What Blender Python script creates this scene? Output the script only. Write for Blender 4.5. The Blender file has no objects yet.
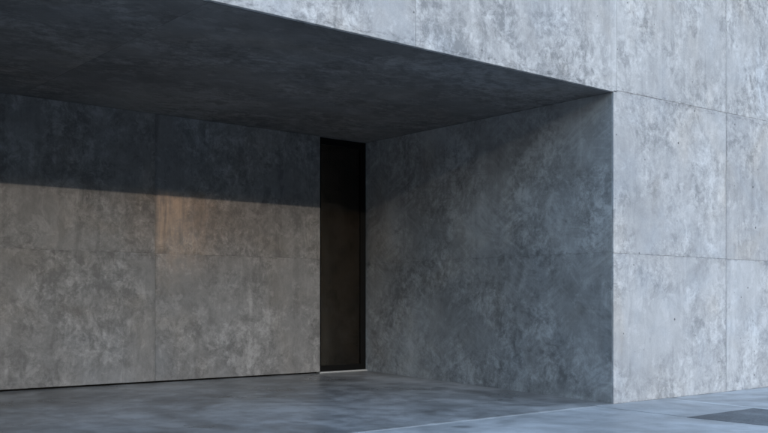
import bpy, bmesh, math, random
from mathutils import Vector, noise
R = math.radians
SC = bpy.context.scene
COL = SC.collection
rng = random.Random(7)

# ------------------------------------------------------------------ dimensions (metres)
XC, YF, YB = 11.50, 8.65, 14.44          # inner corner of the recess, facade plane, rear wall plane
ZS = 4.59                                # underside of the overhang
XL = 2.4                                # left end of the recess (outside the frame)
XE, ZT, YE = 24.0, 9.2, 20.0             # far end, top and rear of the building
XJ = 7.04                                # vertical joint of the rear wall
XD = 10.36                               # where the rear wall stops and the glazed slot begins
def floor_z(y): return 0.004 + max(0.0, (y - YF)) * 0.0290

# ------------------------------------------------------------------ node helpers
class N:
    def __init__(s, name):
        s.m = bpy.data.materials.new(name); s.m.use_nodes = True
        s.t = s.m.node_tree; s.t.nodes.clear()
        s.out = s.t.nodes.new('ShaderNodeOutputMaterial')
        s.b = s.t.nodes.new('ShaderNodeBsdfPrincipled')
        s.t.links.new(s.b.outputs[0], s.out.inputs['Surface'])
    def put(s, sock, v):
        if isinstance(v, bpy.types.NodeSocket): s.t.links.new(v, sock)
        else: sock.default_value = v
    def node(s, typ, **kw):
        n = s.t.nodes.new(typ)
        for k, v in kw.items(): setattr(n, k, v)
        return n
    def math(s, op, a, b=0.0, c=None, clamp=False):
        n = s.node('ShaderNodeMath', operation=op, use_clamp=clamp)
        s.put(n.inputs[0], a); s.put(n.inputs[1], b)
        if c is not None: s.put(n.inputs[2], c)
        return n.outputs[0]
    def vmath(s, op, a, b):
        n = s.node('ShaderNodeVectorMath', operation=op)
        s.put(n.inputs[0], a); s.put(n.inputs[1], b)
        return n.outputs[0]
    def noise(s, vec, scale, detail=5, rough=0.55, dist=0.0, lac=2.0):
        n = s.node('ShaderNodeTexNoise', noise_dimensions='3D')
        s.put(n.inputs['Vector'], vec); n.inputs['Scale'].default_value = scale
        n.inputs['Detail'].default_value = detail; n.inputs['Roughness'].default_value = rough
        n.inputs['Distortion'].default_value = dist; n.inputs['Lacunarity'].default_value = lac
        return n.outputs[0]
    def voro(s, vec, scale, feat='F1', rnd=1.0):
        n = s.node('ShaderNodeTexVoronoi', feature=feat)
        s.put(n.inputs['Vector'], vec); n.inputs['Scale'].default_value = scale
        n.inputs['Randomness'].default_value = rnd
        return n
    def ss(s, v, a, b, lo=0.0, hi=1.0):
        n = s.node('ShaderNodeMapRange', interpolation_type='SMOOTHSTEP')
        s.put(n.inputs[0], v)
        n.inputs[1].default_value = a; n.inputs[2].default_value = b
        n.inputs[3].default_value = lo; n.inputs[4].default_value = hi
        return n.outputs[0]
    def mix(s, f, a, b, mode='MIX'):
        n = s.node('ShaderNodeMix', data_type='RGBA', blend_type=mode)
        s.put(n.inputs[0], f); s.put(n.inputs[6], a); s.put(n.inputs[7], b)
        return n.outputs[2]
    def attr(s, name, vec=False):
        n = s.node('ShaderNodeAttribute', attribute_name=name)
        return n.outputs['Vector'] if vec else n.outputs['Fac']
    def pos(s): return s.node('ShaderNodeNewGeometry').outputs['Position']
    def sep(s, v):
        n = s.node('ShaderNodeSeparateXYZ'); s.put(n.inputs[0], v); return n.outputs
    def scale(s, v, xyz): return s.vmath('MULTIPLY', v, xyz)

def rgb(c): return (c[0], c[1], c[2], 1.0)

def concrete(name, lo, mid, hi, blotch=1.0, streak=0.5, swirl=0.0, grain=1.0, holes=1.0,
             rough=0.75, bump=1.0, extra=None, joint_z=None, spec=0.35, sx=(1, 1, 1), cloud=1.0, vjoint=None, skin=1.0, vj=0.55):
    """cast concrete: clouds, laitance blotches, run marks, trowel strokes, blow holes"""
    g = N(name)
    P = g.pos()
    Q = g.vmath('ADD', P, g.attr('panel_shift', True))
    Q = g.scale(Q, sx)
    wv = g.vmath('SUBTRACT', g.node_noise_col(Q, 2.3), (0.5, 0.5, 0.5))
    Qw = g.vmath('ADD', Q, g.scale(wv, (0.22, 0.22, 0.32)))    # warped space: edges curl like poured paste
    cl = g.noise(Q, 0.42, 3, 0.55, 0.4)                        # metre-wide clouds
    c2 = g.noise(Q, 1.5, 7, 0.64, 0.6)
    bl = g.noise(g.scale(Qw, (1, 1, 0.75)), 5.6, 7, 0.72, 0.0)  # hand-sized blotches
    b2 = g.noise(g.vmath('ADD', Qw, (31, 17, 5)), 15.0, 5, 0.70, 0.0)
    fine = g.noise(Q, 60, 3, 0.75)
    st = g.noise(g.scale(Qw, (6, 6, 0.40)), 1.0, 6, 0.62, 0.0) # runs down the face
    st2 = g.noise(g.scale(Q, (38, 38, 1.1)), 1.0, 3, 0.6, 0.0)
    gate = g.ss(g.noise(g.scale(Q, (1.0, 1.0, 0.5)), 0.8, 3, 0.5), 0.44, 0.62)
    gate2 = g.ss(g.noise(g.vmath('ADD', Q, (11, 63, 27)), 0.9, 4, 0.55), 0.38, 0.62, 0.3, 1.55)
    t = g.math('MULTIPLY_ADD', g.math('SUBTRACT', cl, 0.5), 0.9 * cloud, 0.5)
    t = g.math('MULTIPLY_ADD', g.math('SUBTRACT', c2, 0.5), 0.85 * cloud, t)
    bb = g.math('SUBTRACT', g.ss(bl, 0.41, 0.60), 0.5)
    bb = g.math('MULTIPLY_ADD', g.math('SUBTRACT', g.ss(b2, 0.40, 0.62), 0.5), 0.62, bb)
    t = g.math('MULTIPLY_ADD', g.math('MULTIPLY', bb, gate2), 0.27 * blotch, t)
    t = g.math('MULTIPLY_ADD', g.math('SUBTRACT', fine, 0.5), 0.40 * grain, t)
    sv = g.math('ADD', g.math('SUBTRACT', g.ss(st, 0.36, 0.62), 0.5), g.math('MULTIPLY', g.math('SUBTRACT', st2, 0.5), 0.8))
    t = g.math('MULTIPLY_ADD', g.math('MULTIPLY', sv, gate), 0.55 * streak, t)
    # crisp-edged skins of cement paste, overlapping
    for k, (sk, amp) in enumerate(((1.9, 0.10), (4.3, 0.12), (8.5, 0.10))):
        e = g.noise(g.vmath('ADD', Qw, (k * 17.3 + 2, k * 5.9, k * 11.7)), sk, 8, 0.74, 0.0)
        t = g.math('MULTIPLY_ADD', g.math('MULTIPLY', g.math('SUBTRACT', g.ss(e, 0.505, 0.535), 0.45), gate2), amp * skin, t)
    # single pale and dark runs
    r1 = g.noise(g.scale(g.vmath('ADD', Qw, (8, 8, 3)), (4.2, 4.2, 0.16)), 1.0, 5, 0.6, 0.0)
    t = g.math('MULTIPLY_ADD', g.math('SUBTRACT', g.ss(r1, 0.60, 0.64), g.ss(r1, 0.41, 0.36)), 0.34 * streak, t)
    # sparse dark smudges
    sm = g.voro(g.vmath('ADD', Qw, g.scale(wv, (0.5, 0.5, 0.5))), 2.3)
    smk = g.math('MULTIPLY', g.ss(sm.outputs['Distance'], 0.05, 0.26, 1, 0), g.math('LESS_THAN', g.sep(sm.outputs['Color'])[1], 0.33))
    smk = g.math('MULTIPLY', smk, g.ss(b2, 0.36, 0.60))
    t = g.math('MULTIPLY_ADD', smk, -0.42 * blotch, t)
    t = g.math('ADD', t, g.attr('panel_tone'))
    if swirl:
        for k, (ang, ln, th, amp) in enumerate(((32, 1.5, 17, 0.5), (-40, 1.9, 20, 0.45), (68, 1.6, 15, 0.5), (-8, 1.3, 19, 0.35))):
            mp = g.node('ShaderNodeMapping', vector_type='POINT')
            mp.inputs['Rotation'].default_value = (R(ang), R(ang), 0)   # strokes lie in the wall, whichever way it faces
            mp.inputs['Location'].default_value = (k * 7.3, k * 2.9, k * 5.1)
            g.put(mp.inputs['Vector'], g.vmath('ADD', Q, g.scale(wv, (0.10, 0.10, 0.10))))
            nn = g.noise(g.scale(mp.outputs[0], (ln, ln, th)), 1.0, 4, 0.6, 0.0)
            msk = g.ss(g.noise(g.vmath('ADD', Q, (k * 7.7, 3, k * 2.1)), 1.5, 4, 0.6), 0.44, 0.62)
            t = g.math('MULTIPLY_ADD', g.math('MULTIPLY', g.math('SUBTRACT', g.ss(nn, 0.36, 0.68), 0.45), msk), amp * swirl, t)
    t = g.math('ADD', t, 0.0, clamp=True)
    lowhalf = g.math('MULTIPLY', t, 2.0, clamp=True)
    hihalf = g.math('MULTIPLY_ADD', t, 2.0, -1.0, clamp=True)
    col = g.mix(lowhalf, rgb(lo), rgb(mid))
    col = g.mix(hihalf, col, rgb(hi))
    # pale scaled patches (laitance) and faint warm / cool tints
    lait = g.ss(g.noise(g.vmath('ADD', Qw, (5, 80, 9)), 3.4, 7, 0.66, 0.0), 0.58, 0.615)
    lait = g.math('MULTIPLY', lait, g.ss(b2, 0.30, 0.52))
    col = g.mix(g.math('MULTIPLY', lait, 0.30 * blotch), col, rgb([min(1, h * 1.12) for h in hi]))
    tint = g.noise(g.vmath('ADD', Q, (50, 9, 41)), 0.8, 5, 0.6, 0.4)
    col = g.mix(g.ss(tint, 0.50, 0.72, 0, 0.5), col, g.mix(1.0, col, (1.08, 1.0, 0.90, 1), 'MULTIPLY'))
    col = g.mix(g.ss(tint, 0.30, 0.50, 0.5, 0), col, g.mix(1.0, col, (0.93, 0.99, 1.06, 1), 'MULTIPLY'))
    # blow holes, several sizes, sparse
    height = g.math('MULTIPLY', fine, 0.25)
    height = g.math('MULTIPLY_ADD', bl, 0.35, height)
    if holes:
        for k, (sc_, r, keep, dark) in enumerate(((1.7, 0.042, 0.85, 0.66), (4.2, 0.075, 0.5, 0.55))):
            v = g.voro(g.vmath('ADD', g.vmath('ADD', Q, g.scale(wv, (0.05, 0.05, 0.05))), (k * 9.3, k * 4.1, k * 6.6)), sc_)
            cs = g.sep(v.outputs['Color'])
            dot = g.math('MULTIPLY', g.ss(v.outputs['Distance'], r * 0.45, r, 1, 0), g.math('LESS_THAN', cs[0], keep))
            col = g.mix(g.math('MULTIPLY', dot, dark * holes), col, rgb([c * 0.3 for c in lo]))
    if joint_z is not None:                                     # grout leaks and chips hugging the pour lines
        z = g.sep(P)[2]
        for jz, amt in joint_z:
            wob = g.math('MULTIPLY', g.math('SUBTRACT', g.noise(P, 2.5, 4, 0.6), 0.5), 0.10)
            d = g.math('ABSOLUTE', g.math('ADD', g.math('SUBTRACT', z, jz), wob))
            near = g.ss(d, 0.0, 0.075, 1, 0)
            nz = g.ss(g.noise(g.scale(P, (3, 3, 9)), 3.2, 6, 0.7), 0.44, 0.66)
            f = g.math('MULTIPLY', g.math('MULTIPLY', near, nz), amt)
            col = g.mix(f, col, g.mix(1.0, col, (0.55, 0.55, 0.56, 1), 'MULTIPLY'))
    for ax, c0 in (vjoint or ()):                               # damp bands along the upright joints
        dd = g.math('ABSOLUTE', g.math('ADD', g.math('SUBTRACT', g.sep(P)[ax], c0), g.math('MULTIPLY', g.math('SUBTRACT', st, 0.5), 0.08)))
        col = g.mix(g.math('MULTIPLY', g.ss(dd, 0.0, 0.06, vj, 0), g.ss(c2, 0.35, 0.6)), col, g.mix(1.0, col, (0.6, 0.6, 0.61, 1), 'MULTIPLY'))
    if extra: col = extra(g, P, Q, col)
    g.put(g.b.inputs['Base Color'], col)
    rr = g.math('MULTIPLY_ADD', g.math('SUBTRACT', c2, 0.5), 0.25, rough)
    g.put(g.b.inputs['Roughness'], rr)
    g.b.inputs['Specular IOR Level'].default_value = spec
    bp = g.node('ShaderNodeBump'); bp.inputs['Strength'].default_value = 0.5 * bump
    bp.inputs['Distance'].default_value = 0.006
    g.put(bp.inputs['Height'], height)
    g.put(g.b.inputs['Normal'], bp.outputs[0])
    return g.m

def _nnc(s, vec, scale):
    n = s.node('ShaderNodeTexNoise', noise_dimensions='3D')
    s.put(n.inputs['Vector'], vec); n.inputs['Scale'].default_value = scale; n.inputs['Detail'].default_value = 3
    return n.outputs['Color']
N.node_noise_col = _nnc

# warm glow of light painted into the rear wall's colour, beside its vertical joint
def warm_glow(g, P, Q, col):
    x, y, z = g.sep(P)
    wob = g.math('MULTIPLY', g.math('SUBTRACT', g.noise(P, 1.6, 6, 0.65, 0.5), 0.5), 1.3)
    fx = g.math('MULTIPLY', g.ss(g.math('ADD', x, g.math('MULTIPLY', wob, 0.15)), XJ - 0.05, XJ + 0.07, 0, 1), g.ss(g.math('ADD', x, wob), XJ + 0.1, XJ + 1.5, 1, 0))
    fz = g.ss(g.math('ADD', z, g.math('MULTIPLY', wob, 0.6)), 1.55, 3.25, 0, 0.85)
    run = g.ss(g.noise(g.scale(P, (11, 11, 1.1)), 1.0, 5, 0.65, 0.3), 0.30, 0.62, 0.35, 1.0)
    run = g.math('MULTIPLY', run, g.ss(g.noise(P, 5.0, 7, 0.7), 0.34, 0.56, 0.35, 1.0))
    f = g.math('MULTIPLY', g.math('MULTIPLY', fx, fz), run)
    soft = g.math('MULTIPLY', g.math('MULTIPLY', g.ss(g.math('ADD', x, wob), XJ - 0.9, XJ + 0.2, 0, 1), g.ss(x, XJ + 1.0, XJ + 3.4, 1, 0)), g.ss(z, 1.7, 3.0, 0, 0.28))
    top = g.ss(g.math('ADD', z, g.math('MULTIPLY', wob, 0.22)), 3.20, 3.42, 1, 0)  # painted glow ends near the lintel's shadow edge
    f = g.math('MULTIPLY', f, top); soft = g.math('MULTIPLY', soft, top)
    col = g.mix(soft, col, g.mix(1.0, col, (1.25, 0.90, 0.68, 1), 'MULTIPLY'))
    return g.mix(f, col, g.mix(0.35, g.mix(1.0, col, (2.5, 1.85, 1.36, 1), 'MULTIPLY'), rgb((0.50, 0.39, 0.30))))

M = {}
M['facade'] = concrete('facade_concrete', (0.24, 0.236, 0.234), (0.415, 0.40, 0.39), (0.59, 0.575, 0.56), skin=1.1, blotch=0.95,
                       streak=0.38, grain=1.1, holes=1.3, joint_z=((4.64, 1.0), (2.22, 0.6), (0.0, 0.6)), cloud=0.7, vjoint=((0, 14.55),))
M['front'] = concrete('front_concrete', (0.25, 0.246, 0.245), (0.41, 0.396, 0.388), (0.57, 0.556, 0.543), skin=1.1, blotch=0.72,
                      streak=0.3, grain=1.1, holes=1.4, joint_z=((4.62, 0.9), (2.22, 0.6), (0.0, 0.6)), cloud=0.95, vjoint=((0, 14.55),))
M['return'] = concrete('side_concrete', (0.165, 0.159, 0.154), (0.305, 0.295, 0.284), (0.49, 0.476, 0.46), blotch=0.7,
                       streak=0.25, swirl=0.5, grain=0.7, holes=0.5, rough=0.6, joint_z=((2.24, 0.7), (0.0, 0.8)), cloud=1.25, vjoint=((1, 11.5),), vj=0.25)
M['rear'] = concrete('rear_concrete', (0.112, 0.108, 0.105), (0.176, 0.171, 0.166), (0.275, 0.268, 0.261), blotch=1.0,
                     streak=0.5, swirl=0.25, grain=0.8, holes=0.4, rough=0.65, joint_z=((2.30, 0.7),), extra=warm_glow, vjoint=((0, XJ),))
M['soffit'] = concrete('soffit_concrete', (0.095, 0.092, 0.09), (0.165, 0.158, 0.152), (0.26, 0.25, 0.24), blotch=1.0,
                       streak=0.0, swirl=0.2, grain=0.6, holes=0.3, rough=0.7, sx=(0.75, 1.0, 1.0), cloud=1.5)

# polished floor and pavement
def floor_mat(name, lo, mid, hi, rough, stain=False, spec=0.5, gritty=0.0):
    g = N(name); P = g.pos()
    big = g.noise(P, 0.45, 5, 0.6, 0.8)
    m1 = g.noise(P, 0.9, 5, 0.55, 0.8)
    m2 = g.noise(g.vmath('ADD', P, (9, 31, 4)), 3.0, 5, 0.6, 0.5)
    fine = g.noise(P, 24, 5, 0.75)
    arc = g.noise(g.vmath('ADD', P, (3, 8, 2)), 0.5, 5, 0.55, 1.6)
    t = g.math('MULTIPLY_ADD', g.math('SUBTRACT', big, 0.5), 1.0, 0.5)
    t = g.math('MULTIPLY_ADD', g.math('SUBTRACT', g.ss(m1, 0.33, 0.67), 0.5), 0.55, t)
    t = g.math('MULTIPLY_ADD', g.math('SUBTRACT', g.ss(m2, 0.36, 0.64), 0.5), 0.34, t)
    t = g.math('MULTIPLY_ADD', g.math('SUBTRACT', g.ss(arc, 0.34, 0.66), 0.5), 0.45, t)
    t = g.math('MULTIPLY_ADD', g.math('SUBTRACT', fine, 0.5), 0.5 + 1.8 * gritty, t)
    t = g.math('ADD', t, 0.0, clamp=True)
    col = g.mix(g.math('MULTIPLY', t, 2.0, clamp=True), rgb(lo), rgb(mid))
    col = g.mix(g.math('MULTIPLY_ADD', t, 2.0, -1.0, clamp=True), col, rgb(hi))
    if stain:                                                   # old damp mark near the threshold line
        x, y, z = g.sep(P)
        wob = g.math('MULTIPLY', g.math('SUBTRACT', g.noise(P, 6, 4, 0.6), 0.5), 0.25)
        d = g.math('SQRT', g.math('ADD', g.math('POWER', g.math('MULTIPLY', g.math('SUBTRACT', x, 8.03), 1.0), 2.0),
                                  g.math('POWER', g.math('MULTIPLY', g.math('SUBTRACT', y, 8.24), 1.0), 2.0)))
        f = g.ss(g.math('ADD', d, wob), 0.06, 0.17, 0.62, 0)
        col = g.mix(f, col, rgb([c * 0.5 for c in lo]))
    g.put(g.b.inputs['Base Color'], col)
    r = g.math('MULTIPLY_ADD', g.math('SUBTRACT', m1, 0.5), 0.35, rough)
    r = g.math('MULTIPLY_ADD', g.math('SUBTRACT', big, 0.5), 0.25, r)
    g.put(g.b.inputs['Roughness'], g.math('MAXIMUM', r, 0.12))
    g.b.inputs['Specular IOR Level'].default_value = spec
    bp = g.node('ShaderNodeBump'); bp.inputs['Strength'].default_value = 0.15; bp.inputs['Distance'].default_value = 0.002
    g.put(bp.inputs['Height'], g.math('ADD', fine, g.math('MULTIPLY', m1, 2.0)))
    g.put(g.b.inputs['Normal'], bp.outputs[0])
    return g.m
M['floor'] = floor_mat('polished_floor', (0.125, 0.126, 0.127), (0.225, 0.227, 0.23), (0.36, 0.363, 0.367), 0.33, spec=0.24)
M['pave'] = floor_mat('pavement_concrete', (0.26, 0.264, 0.268), (0.365, 0.37, 0.375), (0.48, 0.486, 0.492), 0.5, stain=True, spec=0.3)
M['walk'] = floor_mat('walk_concrete', (0.27, 0.275, 0.28), (0.36, 0.365, 0.37), (0.44, 0.445, 0.45), 0.55)
M['seam'] = floor_mat('seam_filler', (0.30, 0.304, 0.308), (0.40, 0.405, 0.41), (0.48, 0.486, 0.492), 0.6)
M['edge'] = floor_mat('pale_edging', (0.46, 0.465, 0.47), (0.56, 0.565, 0.57), (0.64, 0.645, 0.65), 0.6)

def asphalt():
    g = N('added_asphalt'); P = g.pos()
    n = g.noise(P, 90, 3, 0.7); b = g.noise(P, 2.2, 6, 0.6)
    t = g.math('ADD', g.math('MULTIPLY', n, 0.6), g.math('MULTIPLY', b, 0.5), clamp=True)
    g.put(g.b.inputs['Base Color'], g.mix(t, rgb((0.05, 0.053, 0.056)), rgb((0.13, 0.134, 0.138))))
    g.b.inputs['Roughness'].default_value = 0.75
    bp = g.node('ShaderNodeBump'); bp.inputs['Distance'].default_value = 0.006; bp.inputs['Strength'].default_value = 0.6
    g.put(bp.inputs['Height'], n); g.put(g.b.inputs['Normal'], bp.outputs[0])
    return g.m
M['asphalt'] = asphalt()  # only for the unseen dark sheet added behind the camera
M['patch'] = floor_mat('worn_tarmac', (0.07, 0.073, 0.077), (0.122, 0.127, 0.133), (0.185, 0.191, 0.197), 0.7, gritty=1.0)

def simple(name, c, rough, metal=0.0, spec=0.5, var=0.25):
    g = N(name); P = g.pos()
    n = g.noise(P, 7, 6, 0.65)
    g.put(g.b.inputs['Base Color'], g.mix(n, rgb([v * (1 - var) for v in c]), rgb([v * (1 + var) for v in c])))
    g.put(g.b.inputs['Roughness'], g.math('MULTIPLY_ADD', g.math('SUBTRACT', n, 0.5), 0.2, rough))
    g.b.inputs['Metallic'].default_value = metal
    g.b.inputs['Specular IOR Level'].default_value = spec
    return g.m
M['black'] = simple('black_anodised_metal', (0.003, 0.003, 0.003), 0.6, spec=0.12)
M['sill'] = simple('pale_stone_sill', (0.36, 0.36, 0.35), 0.6)
M['core'] = simple('rough_core_concrete', (0.16, 0.16, 0.16), 0.9)
M['gap'] = simple('black_gap_shade', (0.006, 0.006, 0.006), 0.9, spec=0.1)
M['room'] = simple('dark_room_paint', (0.12, 0.09, 0.07), 0.8)
def glass():
    g = N('brown_tinted_glass'); P = g.pos()
    g.t.nodes.remove(g.b)
    tr = g.node('ShaderNodeBsdfTransparent'); tr.inputs[0].default_value = (0.60, 0.56, 0.50, 1)
    gl = g.node('ShaderNodeBsdfGlossy'); gl.inputs['Color'].default_value = (0.9, 0.85, 0.78, 1)
    g.put(gl.inputs['Roughness'], g.ss(g.noise(P, 1.3, 5, 0.6), 0.3, 0.7, 0.06, 0.10))
    fr = g.node('ShaderNodeFresnel'); fr.inputs['IOR'].default_value = 1.7
    mx = g.node('ShaderNodeMixShader')
    g.put(mx.inputs[0], fr.outputs[0]); g.put(mx.inputs[1], tr.outputs[0]); g.put(mx.inputs[2], gl.outputs[0])
    g.t.links.new(mx.outputs[0], g.out.inputs['Surface'])
    return g.m
M['glass'] = glass()
M['backdrop'] = simple('brown_backdrop', (0.105, 0.092, 0.078), 0.85, spec=0.2, var=0.12)

# ------------------------------------------------------------------ mesh helpers
def link(name, me, parent=None, mat=None):
    o = bpy.data.objects.new(name, me); COL.objects.link(o)
    if parent: o.parent = parent
    if mat: me.materials.append(mat)
    return o

def from_bm(name, bm, mat, parent=None):
    me = bpy.data.meshes.new(name); bm.to_mesh(me); bm.free()
    return link(name, me, parent, mat)

def box(bm, x0, x1, y0, y1, z0, z1, bev=0.0):
    vs = [bm.verts.new((x, y, z)) for z in (z0, z1) for y in (y0, y1) for x in (x0, x1)]
    fs = [(0, 2, 3, 1), (4, 5, 7, 6), (0, 1, 5, 4), (2, 6, 7, 3), (0, 4, 6, 2), (1, 3, 7, 5)]
    faces = [bm.faces.new([vs[i] for i in f]) for f in fs]
    if bev:
        es = list({e for f in faces for e in f.edges})
        bmesh.ops.bevel(bm, geom=es, offset=bev, segments=2, affect='EDGES', profile=0.5)

def slabs(name, O, U, V, panels, mat, parent, depth=0.03, chip=1.0, cham=0.004, back_at=0.005, backing=(), shift=1.0):
    """panels of one wall as ONE mesh: each quad (u0,v0),(u1,v1).. gets a worn outline, a chamfer and its own tone"""
    O, U, V = Vector(O), Vector(U), Vector(V); Nn = U.cross(V)
    bm = bmesh.new()
    sh = bm.faces.layers.float_vector.new('panel_shift'); tn = bm.faces.layers.float.new('panel_tone')
    for pi, (quad, gap, tone) in enumerate(panels):
        pts = []
        cen = Vector((sum(q[0] for q in quad) / 4, sum(q[1] for q in quad) / 4))
        for i in range(4):
            a, b = Vector(quad[i]), Vector(quad[(i + 1) % 4])
            d = b - a; L = d.length; t = d.normalized(); inw = Vector((-t.y, t.x))
            g = gap[i] / 2
            n = max(2, int(L / 0.035))
            for k in range(n):
                s = L * k / n
                p = a + t * s
                w = O + U * p.x + V * p.y
                j = 0.0012 * (1 + noise.noise(w * 9.0 + Vector((i * 3.1, 0, pi * 1.7))))
                c = noise.noise(w * 5.3 + Vector((pi * 2.3, i * 7.7, 1.1)))
                if c > 0.38: j += min(0.010, (c - 0.38) * 0.05) * (0.4 + rng.random())
                pts.append((p + inw * (g + j * chip), i, k, a, t, g))
        # keep corners inside both neighbouring edges
        out = []
        for (p, i, k, a, t, g) in pts:
            for e in range(4):
                ea, eb = Vector(quad[e]), Vector(quad[(e + 1) % 4])
                et = (eb - ea).normalized(); ei = Vector((-et.y, et.x))
                dd = (p - ea).dot(ei)
                if dd < gap[e] / 2: p = p + ei * (gap[e] / 2 - dd)
            if not out or (out[-1] - p).length > 0.0015: out.append(p)
        if (out[0] - out[-1]).length < 0.0015: out.pop()
        sv = Vector((rng.uniform(-40, 40), rng.uniform(-40, 40), rng.uniform(-40, 40)))
        sv = sv * shift
        def W(p, n): return O + U * p.x + V * p.y + Nn * n
        def inset(p): return p + (cen - p).normalized() * 0.0
        n = len(out)
        nrm = []
        for i in range(n):
            t = (out[(i + 1) % n] - out[i - 1]).normalized(); nrm.append(Vector((-t.y, t.x)))
        front = [bm.verts.new(W(out[i] + nrm[i] * cham, 0)) for i in range(n)]
        mid = [bm.verts.new(W(out[i], -cham)) for i in range(n)]
        back = [bm.verts.new(W(out[i], -depth)) for i in range(n)]
        fs = [bm.faces.new(front)]
        for i in range(n):
            j = (i + 1) % n
            fs.append(bm.faces.new((mid[i], mid[j], front[j], front[i])))
            fs.append(bm.faces.new((back[i], back[j], mid[j], mid[i])))
        for f in fs: f[sh] = sv; f[tn] = tone
    for (a0, a1, b0, b1) in backing:                               # bottom of the shallow joints
        f = bm.faces.new([bm.verts.new(O + U * a + V * b - Nn * back_at) for a, b in ((a0, b0), (a1, b0), (a1, b1), (a0, b1))])
        f[sh] = Vector((0, 0, 0)); f[tn] = -0.3
    return from_bm(name, bm, mat, parent)

def quad(u0, u1, v0, v1, v0b=None, v1b=None):
    v0b = v0 if v0b is None else v0b; v1b = v1 if v1b is None else v1b
    return ((u0, v0), (u1, v0b), (u1, v1b), (u0, v1))

def tag(o, label=None, cat=None, kind=None, group=None):
    if label: o['label'] = label
    if cat: o['category'] = cat
    if kind: o['kind'] = kind
    if group: o['group'] = group
    return o

# ------------------------------------------------------------------ the building
bld = bpy.data.objects.new('concrete_building', None); COL.objects.link(bld)
tag(bld, 'grey cast concrete building with a deep covered recess and pale front wall', 'building')

# facade right of the recess: X from XC, facing -Y.  U = +X, V = +Z, normal = -Y
def jz(x): return 4.615 + (x - XC) * 0.016
cols = [XC, 14.55, 17.6, 20.7, XE]
pan = []
vg, hg = 0.004, 0.006
for i in range(4):
    x0, x1 = cols[i], cols[i + 1]
    a = 0.0 if i == 0 else vg
    pan.append((quad(x0, x1, 0.0, 2.22), (0.002, vg, 0.005, a), rng.uniform(-0.05, 0.05)))
    pan.append((quad(x0, x1, 2.22, jz(x0), None, jz(x1)), (0.005, vg, hg, a), rng.uniform(-0.04, 0.06)))
fw = slabs('front_wall', (0, YF, 0), (1, 0, 0), (0, 0, 1), pan, M['front'], bld, chip=0.5, backing=((XC + 0.02, XE - 0.02, 0.02, 4.5),))
tag(fw, 'pale blotchy concrete wall right of the recess')

# the wall above: lintel over the recess and the storey above the front wall
pan = []
uc = [-4.0, -0.2, 3.72, 7.63, 11.58, 14.55, 17.6, 20.7, XE]
for i in range(8):
    x0, x1 = uc[i], uc[i + 1]
    zb0, zb1 = (ZS, ZS) if x1 <= 11.6 else (jz(x0), jz(x1))
    g0 = 0.0 if x1 <= 11.6 else hg
    pan.append((quad(x0, x1, zb0, 7.0, zb1, 7.0), (g0, vg, 0.010, vg), rng.uniform(-0.05, 0.06)))
    pan.append((quad(x0, x1, 7.0, ZT), (0.010, vg, 0.0, vg), rng.uniform(-0.05, 0.05)))
lt = slabs('upper_wall', (0, YF, 0), (1, 0, 0), (0, 0, 1), pan, M['facade'], bld, depth=0.045, chip=0.35, backing=((-3.9, XE - 0.05, 4.82, ZT - 0.05), (XC + 0.1, XE - 0.05, 4.52, 4.82)))
tag(lt, 'pale concrete wall spanning over the recess')

# side wall of the recess: faces -X.  U = -Y, V = +Z -> normal = U x V = (-1,0,0)
ys = [YF + 0.032, 11.50, 15.30]
pan = []
for i in range(2):
    y0, y1 = ys[i], ys[i + 1]
    for (z0, z1, b, t) in ((0.0, 2.24, 0.0, 0.004), (2.24, ZS - 0.002, 0.004, 0.0)):
        pan.append((quad(-y1, -y0, z0, z1), (b / 2, 0.002 if i else 0.0, t / 2, 0.0 if i else 0.002), rng.uniform(-0.02, 0.02)))
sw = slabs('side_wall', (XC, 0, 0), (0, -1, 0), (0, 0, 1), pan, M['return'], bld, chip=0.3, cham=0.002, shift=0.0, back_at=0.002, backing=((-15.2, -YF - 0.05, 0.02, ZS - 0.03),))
tag(sw, 'darker smooth concrete side wall of the recess')

# rear wall, lifted off the floor by a shadow gap
zb = floor_z(YB) + 0.032
pan = []
for (x0, x1) in ((XL, 3.72), (3.72, XJ), (XJ, XD)):
    d = 0.012 if x0 < 3 else 0.0
    pan.append((quad(x0, x1, zb + d, 2.30, zb - (0.004 if x1 == XD else 0), 2.30), (0.0, 0.0035 if x1 < XD else 0.0, 0.0035, 0.0035), rng.uniform(-0.04, 0.04)))
    pan.append((quad(x0, x1, 2.30, ZS - 0.002), (0.0035, 0.0035 if x1 < XD else 0.0, 0.0, 0.0035), rng.uniform(-0.04, 0.04)))
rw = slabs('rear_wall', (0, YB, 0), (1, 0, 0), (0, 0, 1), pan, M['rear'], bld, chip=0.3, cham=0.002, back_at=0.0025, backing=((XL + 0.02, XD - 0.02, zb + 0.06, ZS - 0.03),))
tag(rw, 'rear concrete wall with a shadowed top and painted warm glow')
bm = bmesh.new(); box(bm, XL, XD - 0.004, YB + 0.02, YB + 0.25, zb + 0.02, ZS - 0.004)
from_bm('wall_core', bm, M['core'], rw)
bm = bmesh.new(); box(bm, XL, XD - 0.05, YB + 0.055, YB + 0.20, floor_z(YB) - 0.05, zb + 0.018)  # near-black filler: the shade inside the gap put into its colour
from_bm('base_gap_shade', bm, M['gap'], rw)

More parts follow.
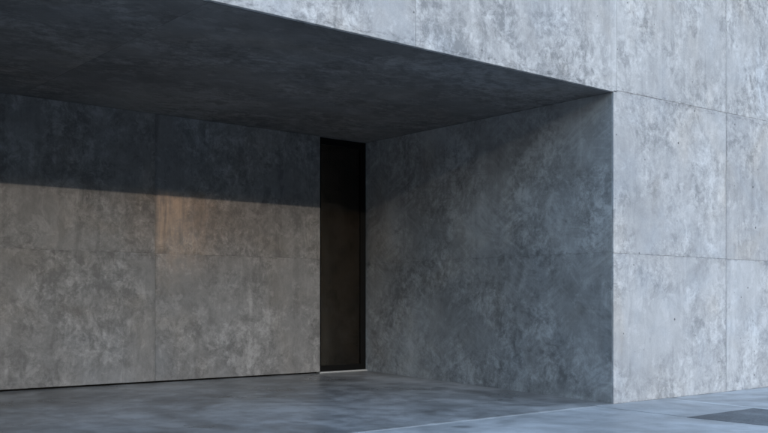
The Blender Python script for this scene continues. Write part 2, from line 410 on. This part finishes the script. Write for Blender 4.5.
# soffit of the overhang: faces -Z.  U = +X, V = -Y -> normal = (1,0,0)x(0,-1,0) = (0,0,-1)
pan = []
for (x0, x1) in ((XL, 4.85), (4.85, XC)):
    pan.append((quad(x0, x1, -15.4, -(YF + 0.075)), (0.0, 0.003 if x1 < XC else 0.0, 0.0, 0.003), rng.uniform(-0.04, 0.04)))
sf = slabs('soffit', (0, 0, ZS), (1, 0, 0), (0, -1, 0), pan, M['soffit'], bld, chip=0.2, cham=0.001, back_at=0.002, backing=((XL + 0.02, XC - 0.02, -15.2, -YF - 0.12),))
tag(sf, 'dark concrete underside of the overhang')
bm = bmesh.new()
box(bm, XL, XC + 0.02, YF + 0.022, YF + 0.055, ZS + 0.001, ZS + 0.05)     # lip in front of the drip groove
from_bm('drip_edge', bm, M['facade'], sf)

# solid mass behind the faces
bm = bmesh.new()
box(bm, XC + 0.012, XE, YF + 0.012, YE, -0.3, ZS + 0.02)
from_bm('block', bm, M['core'], bld)
bm = bmesh.new()
box(bm, -4.0, XE, YF + 0.012, YE, ZS + 0.021, ZT - 0.002)
from_bm('upper_block', bm, M['core'], bld)
bm = bmesh.new(); box(bm, -4.25, XE + 0.2, YF - 0.03, YE + 0.2, ZT, ZT + 0.12, 0.01)
from_bm('roof', bm, M['core'], bld)
bm = bmesh.new(); box(bm, -4.0, XL, YF + 0.002, YE, -0.3, ZS + 0.02)  # unseen pier, added close in to darken the recess
from_bm('added_pier', bm, M['return'], bld)
bm = bmesh.new()                                                          # room behind the glass
box(bm, XL, XC + 0.01, YE - 0.2, YE, -0.3, ZS + 0.02)
box(bm, 7.0, 7.1, YB + 0.26, YE - 0.2, -0.3, ZS + 0.02)
from_bm('room_wall', bm, M['room'], bld)

# narrow full-height window between rear wall and side wall
win = bpy.data.objects.new('window', None); COL.objects.link(win); win.parent = bld
tag(win, 'tall narrow black framed window with dark brown glass')
fz = floor_z(YB)
yw0, yw1 = YB + 0.07, YB + 0.13
xw0, xw1 = XD + 0.002, XC + 0.004
bm = bmesh.new()
zf = fz + 0.03
box(bm, xw0, xw0 + 0.07, yw0, yw1, zf, ZS - 0.004, 0.003)
box(bm, xw1 - 0.125, xw1, yw0, yw1, zf, ZS - 0.004, 0.003)
box(bm, xw0 + 0.071, xw1 - 0.126, yw0 + 0.001, yw1, ZS - 0.13, ZS - 0.005, 0.003)
box(bm, xw0 + 0.071, xw1 - 0.126, yw0 + 0.001, yw1, zf, zf + 0.105, 0.003)
from_bm('frame', bm, M['black'], win)
bm = bmesh.new(); box(bm, xw0 + 0.06, xw1 - 0.115, yw0 + 0.025, yw0 + 0.037, zf + 0.09, ZS - 0.12)
from_bm('pane', bm, M['glass'], win)
bm = bmesh.new(); box(bm, xw0 + 0.01, xw1 - 0.01, yw0 + 0.30, yw0 + 0.33, zf + 0.02, ZS - 0.06)  # added panel behind the pane, catches sun to lighten the glass
tag(from_bm('backdrop', bm, M['backdrop'], win), 'dark brown panel added behind the glass to catch sun')
bm = bmesh.new(); box(bm, XD + 0.004, XC - 0.004, YB + 0.012, yw0 + 0.05, fz - 0.02, fz + 0.024, 0.004)
from_bm('sill', bm, M['sill'], win)

# ------------------------------------------------------------------ ground
def sheet(name, pts, mat, label, skirt=True):
    bm = bmesh.new(); top = [bm.verts.new(p) for p in pts]; bm.faces.new(top)
    if skirt:                                                   # closed edges, so no gap shows under the sheet
        low = [bm.verts.new((p[0], p[1], -0.02)) for p in pts]
        for i in range(len(pts)):
            j = (i + 1) % len(pts); bm.faces.new((low[i], low[j], top[j], top[i]))
    o = from_bm(name, bm, mat)
    o['kind'] = 'structure'; o['label'] = label
    return o
G = 1200
bm = bmesh.new()
box(bm, -G, G, 1.5, G, -0.3, 0.0); box(bm, -G, G, 1.34, 1.492, -0.3, 0.0, 0.012)
tag(from_bm('pavement', bm, M['pave']), 'blue grey concrete pavement in front of the building', None, 'structure')
sheet('added_ground', [(-G, -G, -0.14), (G, -G, -0.14), (G, 1.4, -0.14), (-G, 1.4, -0.14)], M['asphalt'], 'dark asphalt added behind the camera to cut bounce light', False)  # unseen dark sheet, added to keep bounced light off the rear wall
# made-up ridge behind the camera, added to block the low sky under the sun
bm = bmesh.new(); rows = []
for i in range(121):
    a = R(150 + 240 * i / 120)
    prof = []
    for r, hh in ((420, -0.3), (480, 60.0), (560, 108.0), (620, 129.0), (700, 128.0), (1000, -0.3)):
        px, py = 8 + math.cos(a) * r, 8 + math.sin(a) * r
        n = noise.noise(Vector((px * 0.012, py * 0.012, r))) 
        prof.append(bm.verts.new((px, py, hh * (1 + 0.045 * n))))
    rows.append(prof)
for p, q in zip(rows, rows[1:]):
    for k in range(5): bm.faces.new((p[k], q[k], q[k + 1], p[k + 1]))
tag(from_bm('sky_blocker', bm, simple('blocker_dark', (0.05, 0.055, 0.035), 0.95, spec=0.1)), 'added dark ridge behind the camera that blocks the low sky', None, 'structure')
ye = YE - 0.21
sheet('floor', [(XL, YF + 0.012, floor_z(YF)), (XC + 0.008, YF + 0.012, floor_z(YF)), (XC + 0.008, ye, floor_z(ye)), (XL, ye, floor_z(ye))],
      M['floor'], 'smooth dark concrete floor inside the covered recess')
sheet('floor_joint', [(XL, YF - 0.045, 0.0018), (XC, YF - 0.045, 0.0018), (XC, YF + 0.010, 0.0018), (XL, YF + 0.010, 0.0018)],
      M['seam'], 'thin pale joint line in the floor along the recess opening')
sheet('path', [(10.95, 7.055, 0.004), (12.60, 7.055, 0.004), (12.72, 8.63, 0.004), (11.05, 8.63, 0.004)], M['walk'],
      'slightly darker concrete paving between asphalt patch and wall')
sheet('asphalt', [(10.92, 2.2, 0.004), (12.56, 2.2, 0.004), (12.56, 7.05, 0.004), (10.92, 7.05, 0.004)], M['patch'],
      'dark gritty asphalt patch set in the pavement at right')
sheet('path_edge', [(12.605, 2.2, 0.005), (12.665, 2.2, 0.005), (12.665, 7.05, 0.005), (12.80, 8.63, 0.005), (12.735, 8.63, 0.005), (12.605, 7.05, 0.005)], M['edge'],
      'pale edging line beside the asphalt patch')

# ------------------------------------------------------------------ light
EL, AZ = 13.0, 3.0
d = Vector((math.sin(R(AZ)) * math.cos(R(EL)), math.cos(R(AZ)) * math.cos(R(EL)), -math.sin(R(EL))))
sun = bpy.data.lights.new('sun', 'SUN'); so = bpy.data.objects.new('sun', sun); COL.objects.link(so)
sun.energy = 0.2; sun.angle = R(0.35); sun.color = (1.0, 0.86, 0.72)
so.rotation_euler = d.to_track_quat('-Z', 'Y').to_euler()
so.location = (-5, -30, 20)
w = bpy.data.worlds.new('World'); SC.world = w; w.use_nodes = True
nt = w.node_tree; nt.nodes.clear()
wo = nt.nodes.new('ShaderNodeOutputWorld'); bg = nt.nodes.new('ShaderNodeBackground'); sky = nt.nodes.new('ShaderNodeTexSky')
sky.sky_type = 'NISHITA'; sky.sun_disc = False
sky.sun_elevation = R(EL); sky.sun_rotation = R(180 + AZ)
sky.air_density = 1.0; sky.dust_density = 0.28; sky.ozone_density = 0.8
bg.inputs['Strength'].default_value = 0.15
nt.links.new(sky.outputs[0], bg.inputs[0]); nt.links.new(bg.outputs[0], wo.inputs[0])

# ------------------------------------------------------------------ camera
cam = bpy.data.cameras.new('camera'); co = bpy.data.objects.new('camera', cam); COL.objects.link(co)
co.location = (0, 0, 1.5); co.rotation_euler = (R(90), 0, R(-39.5))
cam.sensor_width = 36; cam.lens = 952 / 768 * 36; cam.shift_y = 85.5 / 768
cam.clip_end = 2000; cam.clip_start = 0.1
SC.camera = co
vs = SC.view_settings
vs.view_transform = 'Standard'; vs.look = 'None'; vs.gamma = 1.0; vs.use_curve_mapping = False
vs.exposure = 2.2
